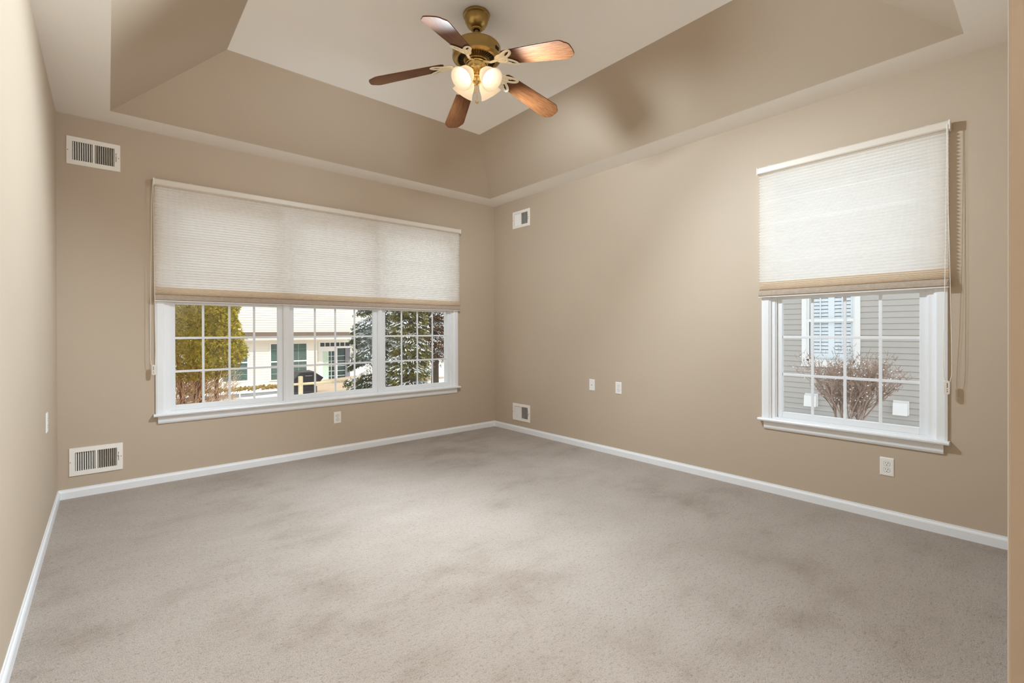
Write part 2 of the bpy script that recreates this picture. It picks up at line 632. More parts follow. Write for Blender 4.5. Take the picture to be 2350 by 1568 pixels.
# ------------------------------------------------------------------ cellular shades
def cellular_shade(fn, u0, u1, cord_u, cord_pts, tens, label):
    root = thing('pleated_window_shade', fn((u0 + u1) / 2, -0.03, 1.43), label, 'window shade', 'pleated shades over the windows')
    zt, zb = 2.326, 1.432
    mb = MB()
    mb.prism([(-0.012, zt), (-0.055, zt), (-0.062, zt + 0.006), (-0.062, 2.366), (-0.056, 2.373), (-0.012, 2.373)],
             lambda v, z: fn(u0 - 0.002, v, z), lambda v, z: fn(u1 + 0.002, v, z))
    hr = mb.build('headrail', M['rail'], root)
    for a in (u0 - 0.009, u1 + 0.002):
        mb = MB()
        mb.box((a, -0.064, 2.322), (a + 0.007, -0.010, 2.375), fn)
        mb.build('end_cap', M['plastic'], hr, bevel=0.002)
    for k in range(3):       # little mounting clips on top of the rail
        a = u0 + (u1 - u0) * (0.08 + 0.42 * k)
        mb = MB()
        mb.box((a, -0.045, 2.373), (a + 0.022, -0.0, 2.378), fn)
        mb.build('mounting_clip', M['plastic'], hr)
    # pleated fabric, one sheet folded into even pleats
    mb = MB()
    z = zt
    prof = []
    k = 0
    zs_end = 1.536
    n = int(round((zt - zs_end) / 0.0102))
    rnd = random.Random(int(u0 * 1000))
    step = (zt - zs_end) / n
    for k in range(n + 1):
        w = 0.0
        if 0 < k < n:
            w = rnd.uniform(-0.0003, 0.0003)
        prof.append((-0.030 if k % 2 else -0.046 + (0.003 if rnd.random() < 0.09 else 0.0), zt - k * step + w))
    m = len(prof)
    vs_ = [fn(u0, v, z) for v, z in prof] + [fn(u1, v, z) for v, z in prof]
    mb.add(vs_, [(i, i + 1, m + i + 1, m + i) for i in range(m - 1)])
    mb.build('pleated_fabric', M['fabric'], root)
    # closed pleats stacked on the rail
    mb = MB()
    prof = []
    n = 14
    for k in range(n + 1):
        prof.append((-0.036 if k % 2 else -0.047, zs_end - (zs_end - 1.478) * (1 - (1 - k / n) ** 1.6)))
    prof += [(-0.030, 1.478), (-0.030, zs_end)]
    mb.prism(prof, lambda v, z: fn(u0, v, z), lambda v, z: fn(u1, v, z))
    mb.build('stacked_pleats', M['stack_fabric'], root)
    mb = MB()
    mb.prism([(-0.014, zb), (-0.046, zb), (-0.055, zb + 0.007), (-0.054, zb + 0.024), (-0.049, zb + 0.038), (-0.043, zb + 0.046), (-0.014, zb + 0.046)],
             lambda v, z: fn(u0 - 0.001, v, z), lambda v, z: fn(u1 + 0.001, v, z))
    br = mb.build('bottom_rail', M['rail_fabric'], root)
    mb = MB()
    mb.box((u0 - 0.003, -0.050, zb - 0.005), (u1 + 0.003, -0.016, zb), fn)
    mb.build('rail_strip', M['plastic'], br)
    # loop of cord with its tension clip
    mb = MB()
    mb.tube([fn(*p) for p in cord_pts], 0.0017, 6)
    mb.build('cord', M['cord'], root, smooth=60)
    tu, tz = tens
    mb = MB()
    mb.prism([(-0.012, -0.036), (0.006, -0.042), (0.014, -0.034), (0.015, 0.028), (0.008, 0.038), (-0.006, 0.040), (-0.013, 0.030)],
             lambda a, z: fn(tu + a, -0.056, tz + z), lambda a, z: fn(tu + a, -0.046, tz + z))
    tn = mb.build('cord_tensioner', M['clear_plastic'], root, bevel=0.002)
    mb = MB()
    for k, (z, w) in enumerate(((0.022, 0.008), (0.013, 0.007), (0.004, 0.008), (-0.012, 0.004), (-0.022, 0.006))):
        mb.box((tu - 0.003, -0.0566, tz + z - w / 2), (tu + 0.001, -0.056, tz + z + w / 2), fn)
    mb.build('printed_mark', M['ink'], tn)
    return root


cellular_shade(back, 0.279, 3.119, 0.266,
               [(0.268, -0.058, 2.350), (0.262, -0.058, 2.2), (0.255, -0.056, 1.7), (0.251, -0.054, 1.2), (0.249, -0.052, 0.99), (0.252, -0.051, 0.945),
                (0.263, -0.051, 0.915), (0.270, -0.051, 0.880), (0.277, -0.051, 0.885), (0.279, -0.051, 0.930), (0.281, -0.053, 1.06), (0.276, -0.060, 1.5), (0.274, -0.060, 2.0), (0.272, -0.058, 2.350)],
               (0.268, 0.893), 'wide ivory pleated shade pulled halfway down over the triple window')
cellular_shade(right, 0.403, 1.429, 0.4,
               [(0.408, -0.066, 2.350), (0.409, -0.066, 2.1), (0.414, -0.066, 1.6), (0.420, -0.062, 1.2), (0.424, -0.056, 1.0), (0.421, -0.051, 0.915), (0.414, -0.051, 0.880),
                (0.404, -0.051, 0.870), (0.396, -0.051, 0.890), (0.389, -0.051, 0.930), (0.388, -0.053, 1.0), (0.393, -0.06, 1.4), (0.402, -0.066, 1.9), (0.405, -0.066, 2.350)],
               (0.408, 0.856), 'narrower ivory pleated shade pulled halfway down over the single window')


# ------------------------------------------------------------------ wall vents
def vent(fn, c, label):
    u, z = c
    sx = 1.0
    root = thing('wall_vent', fn(u, 0, z), label, 'vent', 'white wall registers')
    w, h = 0.298, 0.198
    wi, hi = 0.230, 0.134
    mb = MB()
    v0, v1 = -0.007, 0.0
    us = (u - w / 2, u - wi / 2, u - 0.007, u + 0.007, u + wi / 2 - 0.0, u + w / 2)
    mb.prism([(-w / 2, 0), (-w / 2 + 0.004, v0), (-wi / 2, v0), (-wi / 2, 0)], lambda a, v: fn(u + a, v, z - h / 2), lambda a, v: fn(u + a, v, z + h / 2))
    mb.prism([(w / 2, 0), (w / 2 - 0.004, v0), (wi / 2, v0), (wi / 2, 0)], lambda a, v: fn(u + a, v, z - h / 2), lambda a, v: fn(u + a, v, z + h / 2))
    for s in (-1, 1):
        za, zb = sorted((z + s * hi / 2, z + s * h / 2))
        mb.box((u - wi / 2, v0, za), (u + wi / 2, v1, zb), fn)
    mb.box((u - 0.006, v0, z - hi / 2), (u + 0.006, v1, z + hi / 2), fn)
    mb.build('face_plate', M['grille_white'], root)
    half = wi / 2 - 0.006
    d, ang = 0.0115, radians(33)
    # fins of the two halves lean away from the middle
    for s in (-1, 1):
        for k in range(9):
            a = u + s * (0.006 + half * (k + 0.5) / 9)
            mb = MB()
            t = 0.0013
            ex, ev = -s * sin(ang), cos(ang)
            nx, nv = ev, -ex
            q = [(-0.4 * d, -t / 2), (0.6 * d, -t / 2), (0.6 * d, t / 2), (-0.4 * d, t / 2)]
            mb.prism([(a + p * ex + r * nx, 0.001 + p * ev + r * nv) for p, r in q],
                     lambda a_, v_: fn(a_, v_, z - hi / 2), lambda a_, v_: fn(a_, v_, z + hi / 2))
            mb.build('louver', M['grille_white'], root)
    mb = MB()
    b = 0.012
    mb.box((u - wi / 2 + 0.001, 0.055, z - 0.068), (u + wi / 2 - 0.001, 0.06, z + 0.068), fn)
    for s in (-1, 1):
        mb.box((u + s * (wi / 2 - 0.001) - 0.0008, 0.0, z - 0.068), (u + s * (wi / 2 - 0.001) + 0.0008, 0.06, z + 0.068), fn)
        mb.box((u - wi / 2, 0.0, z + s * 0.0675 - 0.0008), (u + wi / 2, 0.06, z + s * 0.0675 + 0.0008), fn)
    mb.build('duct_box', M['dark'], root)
    e = -1 if fn is right else 1
    mb = MB()
    mb.box((u + e * 0.124 - 0.0016, v0 - 0.0004, z - 0.030), (u + e * 0.124 + 0.0016, v0, z + 0.034), fn)
    mb.build('lever_slot', M['slot'], root)
    mb = MB()
    mb.box((u + e * 0.127 - 0.004, v0 - 0.010, z + 0.010), (u + e * 0.127 + 0.004, v0, z + 0.018), fn)
    mb.build('damper_lever', M['grille_white'], root, bevel=0.001)
    for s in (-1, 1):
        mb = MB()
        mb.lathe([(0.0034, 0.0), (0.0034, 0.0012), (0.002, 0.002), (0.0001, 0.002)], 10)
        mb.v = [fn(u + s * 0.139 + p[0], v0 - p[2], z + p[1]) for p in mb.v]
        mb.build('screw', M['brass'], root)
    return root


vent(back, V_BACK[0], 'white wall vent high beside the wide window, just under the ceiling border')
vent(back, V_BACK[1], 'white wall vent low beside the wide window, just above the baseboard')
vent(right, V_RIGHT[0], 'white half-dark wall vent by the far corner, just under the ceiling border')
vent(right, V_RIGHT[1], 'white half-dark wall vent by the far corner, just above the baseboard')


# ------------------------------------------------------------------ outlets and plates
def cover_plate(fn, u, z, root, w=0.070, h=0.113):
    mb = MB()
    a, b = w / 2, h / 2
    for (v0, i0), (v1, i1) in (((0, 0), (-0.003, 0.0)), ((-0.003, 0.0), (-0.0055, 0.004))):
        q0 = [(u - a + i0, z - b + i0), (u + a - i0, z - b + i0), (u + a - i0, z + b - i0), (u - a + i0, z + b - i0)]
        q1 = [(u - a + i1, z - b + i1), (u + a - i1, z - b + i1), (u + a - i1, z + b - i1), (u - a + i1, z + b - i1)]
        mb.add([fn(p[0], v0, p[1]) for p in q0] + [fn(p[0], v1, p[1]) for p in q1],
               [(0, 1, 5, 4), (1, 2, 6, 5), (2, 3, 7, 6), (3, 0, 4, 7)] + ([(4, 5, 6, 7)] if v1 < -0.004 else []))
    return mb.build('cover_plate', M['plastic'], root)


def disc(fn, u, v, z, r, d, n=24, cut=None):
    """round or flat-sided disc standing d proud of depth v"""
    mb = MB()
    pts = []
    for k in range(n):
        a = 2 * pi * k / n
        x, y = r * cos(a), r * sin(a)
        if cut:
            y = max(-cut, min(cut, y))
        pts.append((x, y))
    mb.prism(pts, lambda x, y: fn(u + x, v, z + y), lambda x, y: fn(u + x * 0.94, v - d, z + y * 0.94))
    return mb


def outlet(fn, u, z, label, caps=False):
    root = thing('wall_outlet', fn(u, 0, z), label, 'outlet', 'wall outlets')
    cover_plate(fn, u, z, root)
    for s in (1, -1):
        zc = z + s * 0.0195
        if caps:
            cap = disc(fn, u, -0.005, zc, 0.0175, 0.005).build('socket_cap', M['clear_plastic'], root, smooth=30)
            disc(fn, u, -0.010, zc, 0.006, 0.002, 12).build('cap_grip', M['clear_plastic'], cap, smooth=30)
            continue
        rec = disc(fn, u, -0.005, zc, 0.0172, 0.0022, 28, 0.0142).build('receptacle', M['plastic'], root)
        mb = disc(fn, u, -0.0046, zc, 0.0186, 0.0012, 28, 0.0155)
        mb.build('receptacle_gap', M['ink'], rec)
        for a, hh in ((-0.0063, 0.0085), (0.0063, 0.007)):
            mb = MB()
            mb.box((u + a - 0.0013, -0.0076, zc + 0.0045 - hh / 2), (u + a + 0.0013, -0.0070, zc + 0.0045 + hh / 2), fn)
            mb.build('slot', M['slot'], rec)
        disc(fn, u, -0.0070, zc - 0.0075, 0.0026, 0.0006, 12).build('ground_hole', M['slot'], rec)
    disc(fn, u, -0.005, z, 0.003, 0.0015, 10).build('screw', M['plastic'], root)
    return root


outlet(right, 2.714, 0.643, 'white duplex outlet on the bare wall at the height of the cable plate')
outlet(right, 0.690, 0.335, 'white duplex outlet low on the wall below the single window')
outlet(back, 1.7025, 0.345, 'white outlet with round safety caps below the wide triple window', True)
outlet(left, 3.818, 0.662, 'white outlet seen edge-on on the bright side wall near the corner')
cx = thing('cable_plate', right(3.035, 0, 0.645), 'white wall plate with one round cable jack on the bare wall', 'wall plate')
cover_plate(right, 3.035, 0.645, cx)
jk = disc(right, 3.035, -0.005, 0.645, 0.0075, 0.003, 16).build('cable_jack', M['plastic'], cx, smooth=40)
disc(right, 3.035, -0.008, 0.645, 0.004, 0.0012, 12).build('jack_hole', M['slot'], jk)
for s in (-1, 1):
    disc(right, 3.035, -0.005, 0.645 + s * 0.042, 0.003, 0.0012, 10).build('screw', M['plastic'], cx)

# ------------------------------------------------------------------ ceiling fan
FX, FY = 1.725, 2.328
fan = thing('ceiling_fan', (FX, FY, ZC), 'five-blade brass ceiling fan with four lit frosted lamps hanging from the tray ceiling', 'ceiling fan')
fz = lambda prof: [(r, z - ZC) for r, z in prof]
mb = MB()
mb.lathe(fz([(0.080, ZC), (0.083, 3.122), (0.081, 3.114), (0.074, 3.110), (0.074, 3.102), (0.069, 3.080), (0.056, 3.056), (0.040, 3.043), (0.034, 3.040), (0.032, 3.034), (0.020, 3.034), (0.020, 3.05)]), 48, cap=False)
mb.build('canopy', M['brass'], fan, smooth=35, local=True)
mb = MB()
mb.lathe(fz([(0.0135, 3.06), (0.0135, 2.92)]), 20)
mb.build('downrod', M['brass'], fan, smooth=35, local=True)
mb = MB()
mb.lathe(fz([(0.0, 2.948), (0.030, 2.947), (0.034, 2.940), (0.120, 2.936), (0.141, 2.931), (0.147, 2.922), (0.148, 2.916), (0.1465, 2.912), (0.1475, 2.868), (0.1485, 2.862), (0.147, 2.856),
             (0.136, 2.850), (0.118, 2.8465), (0.114, 2.848), (0.076, 2.8455), (0.07, 2.846), (0.0, 2.846)]), 64, cap=False)
mot = mb.build('motor_housing', M['brass'], fan, smooth=35, local=True)
mb = MB()
for k in range(44):          # radial cooling slots under the motor
    a = 2 * pi * k / 44
    ca, sa = cos(a), sin(a)
    q = [(0.080, -0.0014), (0.114, -0.0024), (0.114, 0.0024), (0.080, 0.0014)]
    mb.prism(q, lambda r, t: (r * ca - t * sa, r * sa + t * ca, 2.8435 - ZC), lambda r, t: (r * ca - t * sa, r * sa + t * ca, 2.8475 - ZC))
mb.build('cooling_slot', M['slot'], mot, local=True)
mb = MB()
mb.box((0.1445, -0.016, 2.872 - ZC), (0.150, 0.016, 2.892 - ZC))
sw = mb.build('reverse_switch', M['dark'], mot, local=True, bevel=0.002)
sw.rotation_euler.z = radians(-70)
mb = MB()
mb.lathe(fz([(0.0, 2.846), (0.070, 2.845), (0.072, 2.838), (0.068, 2.833), (0.0, 2.833)]), 48, cap=False)
mb.build('flywheel', M['brass'], fan, smooth=35, local=True)
mb = MB()
mb.lathe(fz([(0.0, 2.834), (0.058, 2.833), (0.066, 2.829), (0.067, 2.824), (0.0635, 2.820), (0.0635, 2.786), (0.060, 2.778), (0.045, 2.770), (0.030, 2.766), (0.027, 2.755), (0.030, 2.748), (0.026, 2.738),
             (0.029, 2.728), (0.027, 2.714), (0.016, 2.704), (0.010, 2.700), (0.0, 2.698)]), 48, cap=False)
mb.build('switch_housing', M['bright_brass'], fan, smooth=35, local=True)

# blade and its cast arm, built along +X, then copied round
DROOP, PITCH, ZHUB = radians(12.6), radians(-11.5), 2.847


def blade_mesh():
    mb = MB()
    edge = []
    r0, r1 = 0.205, 0.668
    w0, w1 = 0.054, 0.0725
    top = [(r0, w0 * 0.72), (r0 + 0.012, w0 * 0.93), (r0 + 0.035, w0)]
    for k in range(1, 9):
        t = k / 8
        top.append((r0 + 0.035 + (r1 - 0.062 - r0 - 0.035) * t, w0 + (w1 - w0) * t ** 0.9))
    # scalloped tip
    top += [(r1 - 0.046, w1 * 0.965), (r1 - 0.035, w1 * 0.87), (r1 - 0.026, w1 * 0.76), (r1 - 0.012, w1 * 0.64), (r1 - 0.004, w1 * 0.48), (r1 - 0.001, w1 * 0.25), (r1, 0.0)]
    pts = top + [(x, -y) for x, y in reversed(top[:-1])]
    mb.prism(pts, lambda x, y: (x, y, -0.003), lambda x, y: (x, y, 0.003))
    return mb


def drop_path(a0, a1, wid, off, n=14):
    """leaf-shaped loop from a0 to a1 along X, swung sideways by off"""
    pts = []
    for k in range(2 * n):
        t = k / (2 * n) * 2 * pi
        s = (1 - cos(t)) / 2
        y = wid * sin(t) * (0.55 + 0.6 * s)
        x = a0 + (a1 - a0) * s
        pts.append((x, y + off * s ** 1.3, -0.009))
    return pts


def iron_mesh():
    mb = MB()
    zf = (Vector((0, 0, 1)), 0.42)
    mb.tube([(0.060, 0, -0.012), (0.085, 0, -0.014), (0.115, 0, -0.022), (0.140, 0, -0.018), (0.165, 0, -0.010)], [0.012, 0.010, 0.009, 0.010, 0.012], 10, flat=zf)
    mb.tube(drop_path(0.150, 0.232, 0.034, 0.0), 0.0088, 8, closed=True, flat=zf)
    mb.tube(drop_path(0.172, 0.218, 0.016, 0.0), 0.0065, 8, closed=True, flat=zf)
    for s in (-1, 1):
        mb.tube(drop_path(0.152, 0.285, 0.020, s * 0.052), 0.0088, 8, closed=True, flat=zf)
        mb.tube([(0.165, 0, -0.009), (0.20, s * 0.020, -0.009), (0.245, s * 0.040, -0.009)], 0.005, 8, flat=zf)
    return mb


bl_me = ir_me = None
for k in range(5):
    az = radians(-146.67 + 72 * k)
    rot = Matrix.Rotation(az, 4, 'Z') @ Matrix.Rotation(DROOP, 4, 'Y') @ Matrix.Rotation(PITCH, 4, 'X')
    if bl_me is None:
        b = blade_mesh().build('blade', M['wood'], fan, local=True, bevel=0.0015)
        i = iron_mesh().build('blade_arm', M['iron'], fan, local=True, smooth=60)
        bl_me, ir_me = b, i
    else:
        b, i = bl_me.copy(), ir_me.copy()
        C.objects.link(b)
        C.objects.link(i)
        b.parent = i.parent = fan
    for o in (b, i):
        o.matrix_local = Matrix.Translation((0, 0, ZHUB - ZC)) @ rot

# four lamps
prof_out = [(0.021, 0.0), (0.024, 0.012), (0.034, 0.028), (0.045, 0.045), (0.052, 0.065), (0.056, 0.085), (0.060, 0.100), (0.066, 0.113), (0.070, 0.120)]
prof_sh = prof_out + [(0.0685, 0.1205)] + [(r - 0.0022, z) for r, z in reversed(prof_out)]
sh0 = None
AX_R, AX_Z, TILT = 0.046, 2.770, radians(44)
for k in range(4):
    az = radians(-126.6 + 45 + 90 * k)
    base = Matrix.Translation((AX_R * cos(az), AX_R * sin(az), AX_Z - ZC)) @ Matrix.Rotation(az, 4, 'Z') @ Matrix.Rotation(pi - TILT, 4, 'Y')
    if sh0 is None:
        mb = MB()
        mb.lathe(prof_sh, 48, cap=False)
        sh = mb.build('lamp_shade', M['frosted'], fan, smooth=50, local=True)
        mb = MB()
        mb.lathe([(0.0, -0.014), (0.016, -0.013), (0.023, -0.004), (0.0245, 0.010), (0.023, 0.014), (0.0, 0.014)], 24, cap=False)
        mb.tube([(-0.012, 0, -0.028), (-0.006, 0, -0.018), (0, 0, -0.008)], [0.008, 0.008, 0.010], 10)
        so = mb.build('lamp_socket', M['bright_brass'], fan, smooth=40, local=True)
        mb = MB()
        mb.lathe([(0.0, 0.098), (0.012, 0.0965), (0.022, 0.090), (0.0285, 0.079), (0.030, 0.068), (0.027, 0.054), (0.019, 0.038), (0.014, 0.026), (0.013, 0.014), (0.0, 0.014)], 24, cap=False)
        bu = mb.build('light_bulb', M['bulb'], fan, smooth=60, local=True)
        sh0, so0, bu0 = sh, so, bu
    else:
        sh, so, bu = sh0.copy(), so0.copy(), bu0.copy()
        for o in (sh, so, bu):
            C.objects.link(o)
            o.parent = fan
    for o in (sh, so, bu):
        o.matrix_local = base
    ld = bpy.data.lights.new('bulb_light', 'SPOT')
    ld.energy = BULB_W[k]
    ld.color = (0.77, 0.895, 1.0)
    ld.shadow_soft_size = (0.03, 0.06, 0.06, 0.03)[k]
    ld.spot_size = radians((156, 152, 160, 132)[k])
    ld.spot_blend = 0.55
    lo = bpy.data.objects.new('bulb_light', ld)
    C.objects.link(lo)
    lo.parent = fan
    lo.matrix_local = base @ Matrix.Translation((0, 0, 0.145)) @ Matrix.Rotation(pi, 4, 'X')

# pull chains
mb = MB()
for kx in (0.004, -0.016):
    zb = 2.604 if kx > 0 else 2.640
    zz = 2.715
    while zz > zb:
        mb.lathe([(0.0, 0.0021), (0.0018, 0.001), (0.0018, -0.001), (0.0, -0.0021)], 6, Matrix.Translation((kx, kx * 0.6, zz - ZC)), cap=False)
        zz -= 0.0042
mb.build('pull_chain', M['bright_brass'], fan, local=True)
mb = MB()
mb.lathe([(0.0, 0.012), (0.004, 0.010), (0.009, 0.004), (0.0100, 0.0), (0.008, -0.006), (0.003, -0.010), (0.0, -0.011)], 16, Matrix.Translation((0.004, 0.0024, 2.596 - ZC)), cap=False)
mb.build('chain_ball', M['bright_brass'], fan, smooth=60, local=True)

# ------------------------------------------------------------------ unseen fill lamp, added in the hall to brighten the room
hl = thing('fill_lamp', (1.12, -1.6, H), 'white globe fill lamp added out of view in the hall behind the opening', 'lamp')
mb = MB()
mb.lathe([(0.0, 0.0), (0.06, 0.0), (0.06, -0.015), (0.02, -0.03), (0.005, -0.035), (0.005, -0.40), (0.03, -0.41), (0.035, -0.44), (0.0, -0.44)], 32, cap=False)
mb.build('cord_and_rose', M['brass'], hl, smooth=40, local=True)
mb = MB()
mb.lathe([(0.15 * sin(pi * k / 20), -0.585 - 0.15 * cos(pi * k / 20)) for k in range(21)], 40, cap=False)
mb.build('fill_globe', emitter('fill_globe_glass', (238, 246, 255), HALL_FILL), hl, smooth=80, local=True)

# ------------------------------------------------------------------ outdoors


def gz(x, y):
    z = -0.5 - 0.055 * max(0.0, y - 6.5)
    t = max(0.0, min(1.0, (y - 8) / 5))
    t = t * t * (3 - 2 * t)
    z += 0.07 * max(0.0, min(9, x - 4.5)) * t
    if x > 6:
        z -= 0.16 * min(1.0, (x - 6) / 3) * (1 - t)
    return z


def ground_mat():
    m, nt, b = nodes_of('winter_ground')
    n = noise(nt, 3.0, 5, 0.7)
    tc = nt.nodes.new('ShaderNodeTexCoord')
    sx = nt.nodes.new('ShaderNodeSeparateXYZ')
    nt.links.new(tc.outputs['Object'], sx.inputs[0])
    mr = nt.nodes.new('ShaderNodeMapRange')
    mr.inputs[1].default_value = 1.5
    mr.inputs[2].default_value = 5.5
    mr.inputs[3].default_value = -0.22
    mr.inputs[4].default_value = 0.30
    nt.links.new(sx.outputs[0], mr.inputs[0])
    ad = nt.nodes.new('ShaderNodeMath')
    ad.operation = 'ADD'
    nt.links.new(n, ad.inputs[0])
    nt.links.new(mr.outputs[0], ad.inputs[1])
    nt.links.new(ramp(nt, ad.outputs[0], [(0.3, lin((150, 112, 84))), (0.5, lin((196, 164, 132))), (0.56, lin((240, 240, 243))), (0.8, lin((247, 248, 252)))]), b.inputs['Base Color'])
    b.inputs['Roughness'].default_value = 0.85
    bump(nt, b, n, 0.5, 0.06)
    return m


mb = MB()
nx, ny = 40, 60
x0, x1, y0, y1 = -14.0, 26.0, -12.0, 48.0
for j in range(ny + 1):
    for i in range(nx + 1):
        x, y = x0 + (x1 - x0) * i / nx, y0 + (y1 - y0) * j / ny
        mb.v.append((x, y, gz(x, y)))
for j in range(ny):
    for i in range(nx):
        a = j * (nx + 1) + i
        mb.f.append([a, a + 1, a + nx + 2, a + nx + 1])
        mb.m.append(0)
M['ground'] = ground_mat()
tag(mb.build('ground', M['ground'], smooth=80), kind='structure')

M['cream_siding'] = plain('cream_vinyl_siding', (244, 239, 226), 0.6, var=0.015, vscale=2)
M['grey_siding'] = plain('grey_vinyl_siding', (183, 178, 172), 0.6, var=0.015, vscale=2)
M['ext_white'] = plain('white_exterior_trim', (240, 240, 238), 0.5, var=0.01, vscale=4)
M['shingle'] = plain('brown_roof_shingle', (112, 92, 78), 0.9, var=0.25, vscale=9)
M['teal_glass'] = plain('greenish_house_glass', (46, 70, 70), 0.12, var=0.35, vscale=3)
M['night_glass'] = plain('dark_transom_glass', (28, 33, 42), 0.12, var=0.2, vscale=3)
M['slat'] = plain('pale_blind_slats', (136, 164, 156), 0.6, var=0.1, vscale=5)
M['curtain'] = plain('pale_green_curtain', (206, 226, 208), 0.8, var=0.08, vscale=8)
M['grey_post'] = plain('grey_door_frame', (128, 128, 134), 0.5, var=0.05, vscale=5)
M['concrete'] = plain('grey_concrete', (150, 149, 147), 0.9, var=0.1, vscale=8)
M['patio'] = plain('tan_patio_paving', (206, 178, 150), 0.9, var=0.08, vscale=4)
M['black_cover'] = plain('black_grill_cover', (30, 32, 40), 0.45, var=0.3, vscale=8, bumps=(20, 0.4, 0.02))
M['fence_wood'] = plain('weathered_cream_wood', (222, 204, 166), 0.8, var=0.12, vscale=14)
M['litter'] = leafy('dry_leaf_litter', [(0.3, (70, 55, 34)), (0.5, (190, 160, 92)), (0.65, (110, 90, 48)), (0.8, (236, 230, 215))], 26)
M['bark'] = plain('reddish_brown_bark', (138, 94, 68), 0.9, var=0.3, vscale=18)
M['dark_bark'] = plain('dark_bark', (74, 62, 52), 0.9, var=0.3, vscale=18)
M['twig'] = plain('pale_dry_twigs', (220, 190, 156), 0.85, var=0.3, vscale=16)
M['bush_twig'] = plain('grey_brown_twigs', (146, 122, 108), 0.85, var=0.25, vscale=16)
M['thuja'] = leafy('yellow_green_foliage', [(0.28, (78, 82, 32)), (0.43, (156, 150, 54)), (0.56, (212, 192, 76)), (0.72, (240, 224, 128))], 9)
M['fir_green'] = leafy('dark_green_foliage', [(0.3, (30, 40, 28)), (0.5, (62, 76, 46)), (0.7, (98, 104, 62))], 7)
M['fir_yellow'] = leafy('olive_foliage', [(0.3, (44, 46, 24)), (0.5, (96, 96, 46)), (0.7, (158, 142, 66))], 7)
M['fir_brown'] = leafy('brownish_foliage', [(0.3, (52, 40, 28)), (0.5, (104, 76, 50)), (0.7, (140, 106, 70))], 7)


def siding(mb, fn, u0, u1, z0, z1, holes=(), course=0.115):
    """lapped boards: each course leans out towards its lower edge"""
    z = z0
    while z < z1 - 1e-4:
        zt = min(z + course, z1)
        spans = [(u0, u1)]
        for h in holes:
            if h[2] < (z + zt) / 2 < h[3]:
                ns = []
                for a, b in spans:
                    if h[1] <= a or h[0] >= b:
                        ns.append((a, b))
                        continue
                    if h[0] > a:
                        ns.append((a, h[0]))
                    if h[1] < b:
                        ns.append((h[1], b))
                spans = ns
        for a, b in spans:
            mb.prism([(0.0, z), (-0.028, z), (-0.028, z + 0.004), (-0.014, zt - 0.007), (-0.008, zt - 0.0055), (-0.008, zt), (0.0, zt)], lambda v, zz: fn(a, v, zz), lambda v, zz: fn(b, v, zz))
        z = zt


def house_window(fn, root, u0, u1, z0, z1, cols=2, rows=2, slats=True):
    mb = MB()
    f = 0.06
    for a, b, c, d in ((u0, u0 + f, z0, z1), (u1 - f, u1, z0, z1), (u0 + f, u1 - f, z0, z0 + f), (u0 + f, u1 - f, z1 - f, z1)):
        mb.box((a, -0.05, c), (b, 0.05, d), fn)
    w = mb.build('house_window', M['ext_white'], root)
    zm = (z0 + z1) / 2
    mb = MB()
    mb.box((u0 + f, -0.02, zm - 0.03), (u1 - f, 0.03, zm + 0.03), fn)
    mb.build('meeting_rail', M['ext_white'], w)
    mb = MB()
    mb.box((u0 + f, 0.03, z0 + f), (u1 - f, 0.04, z1 - f), fn)
    mb.build('pane', M['teal_glass'], w)
    mb = MB()
    for za, zb in ((z0 + f, zm - 0.03), (zm + 0.03, z1 - f)):
        for k in range(1, cols):
            u = u0 + f + (u1 - u0 - 2 * f) * k / cols
            mb.box((u - 0.012, 0.012, za), (u + 0.012, 0.02, zb), fn)
        for k in range(1, rows + 1):
            z = za + (zb - za) * k / (rows + 1)
            mb.box((u0 + f, 0.013, z - 0.010), (u1 - f, 0.019, z + 0.010), fn)
    mb.build('muntins', M['slat'], w)
    if slats:
        mb = MB()
        z = z0 + f + 0.03
        while z < z1 - f:
            mb.box((u0 + f, 0.022, z), (u1 - f, 0.028, z + 0.022), fn)
            z += 0.062
        mb.build('blind', M['slat'], w)
    return w


# the cream house across the lawn
HY = 23.0
hf = lambda u, v, z: (u, HY + v, z)
hd = lambda u, v, z: (u, HY + 0.6 + v, z)
hu = lambda u, v, z: (u, HY + 1.5 + v, z)
house = thing('cream_house', (7.0, HY, -1.5), 'cream sided house across the lawn seen through the wide window', 'house')
mb = MB()
wa, wb, wc = (3.62, 4.66, -0.97, 0.70), (5.48, 6.28, -1.03, 0.70), (6.32, 7.13, -1.03, 0.70)
siding(mb, hf, 0.5, 7.55, -1.62, 0.95, (wa, wb, wc))
mb.box((0.5, 0.0, -1.62), (3.62, 0.3, 0.95), hf)
mb.box((4.66, 0.0, -1.62), (5.48, 0.3, 0.95), hf)
mb.box((3.62, 0.06, -1.62), (4.66, 0.3, 0.95), hf)
mb.box((5.48, 0.06, -1.62), (7.55, 0.6, 0.95), hf)
lw = mb.build('lower_wall', M['cream_siding'], house)
mb = MB()
door = (7.80, 9.46, -1.5, 0.70)
siding(mb, hd, 7.55, 16.0, -1.62, 0.95, (door,))
mb.box((7.55, 0.10, -1.62), (16.0, 0.3, 0.95), hd)
dw = mb.build('recessed_wall', M['cream_siding'], house)
mb = MB()
siding(mb, hu, 0.5, 16.0, 1.05, 5.4)
mb.box((0.5, 0.0, 1.05), (16.0, 5, 5.4), hu)
mb.build('upper_wall', M['cream_siding'], house)
mb = MB()
mb.prism([(-0.5, 0.93), (-0.5, 0.98), (1.5, 1.18), (1.5, 1.13)], lambda v, z: hf(0.3, v, z), lambda v, z: hf(16.2, v, z))
mb.build('porch_roof', M['shingle'], house)
mb = MB()
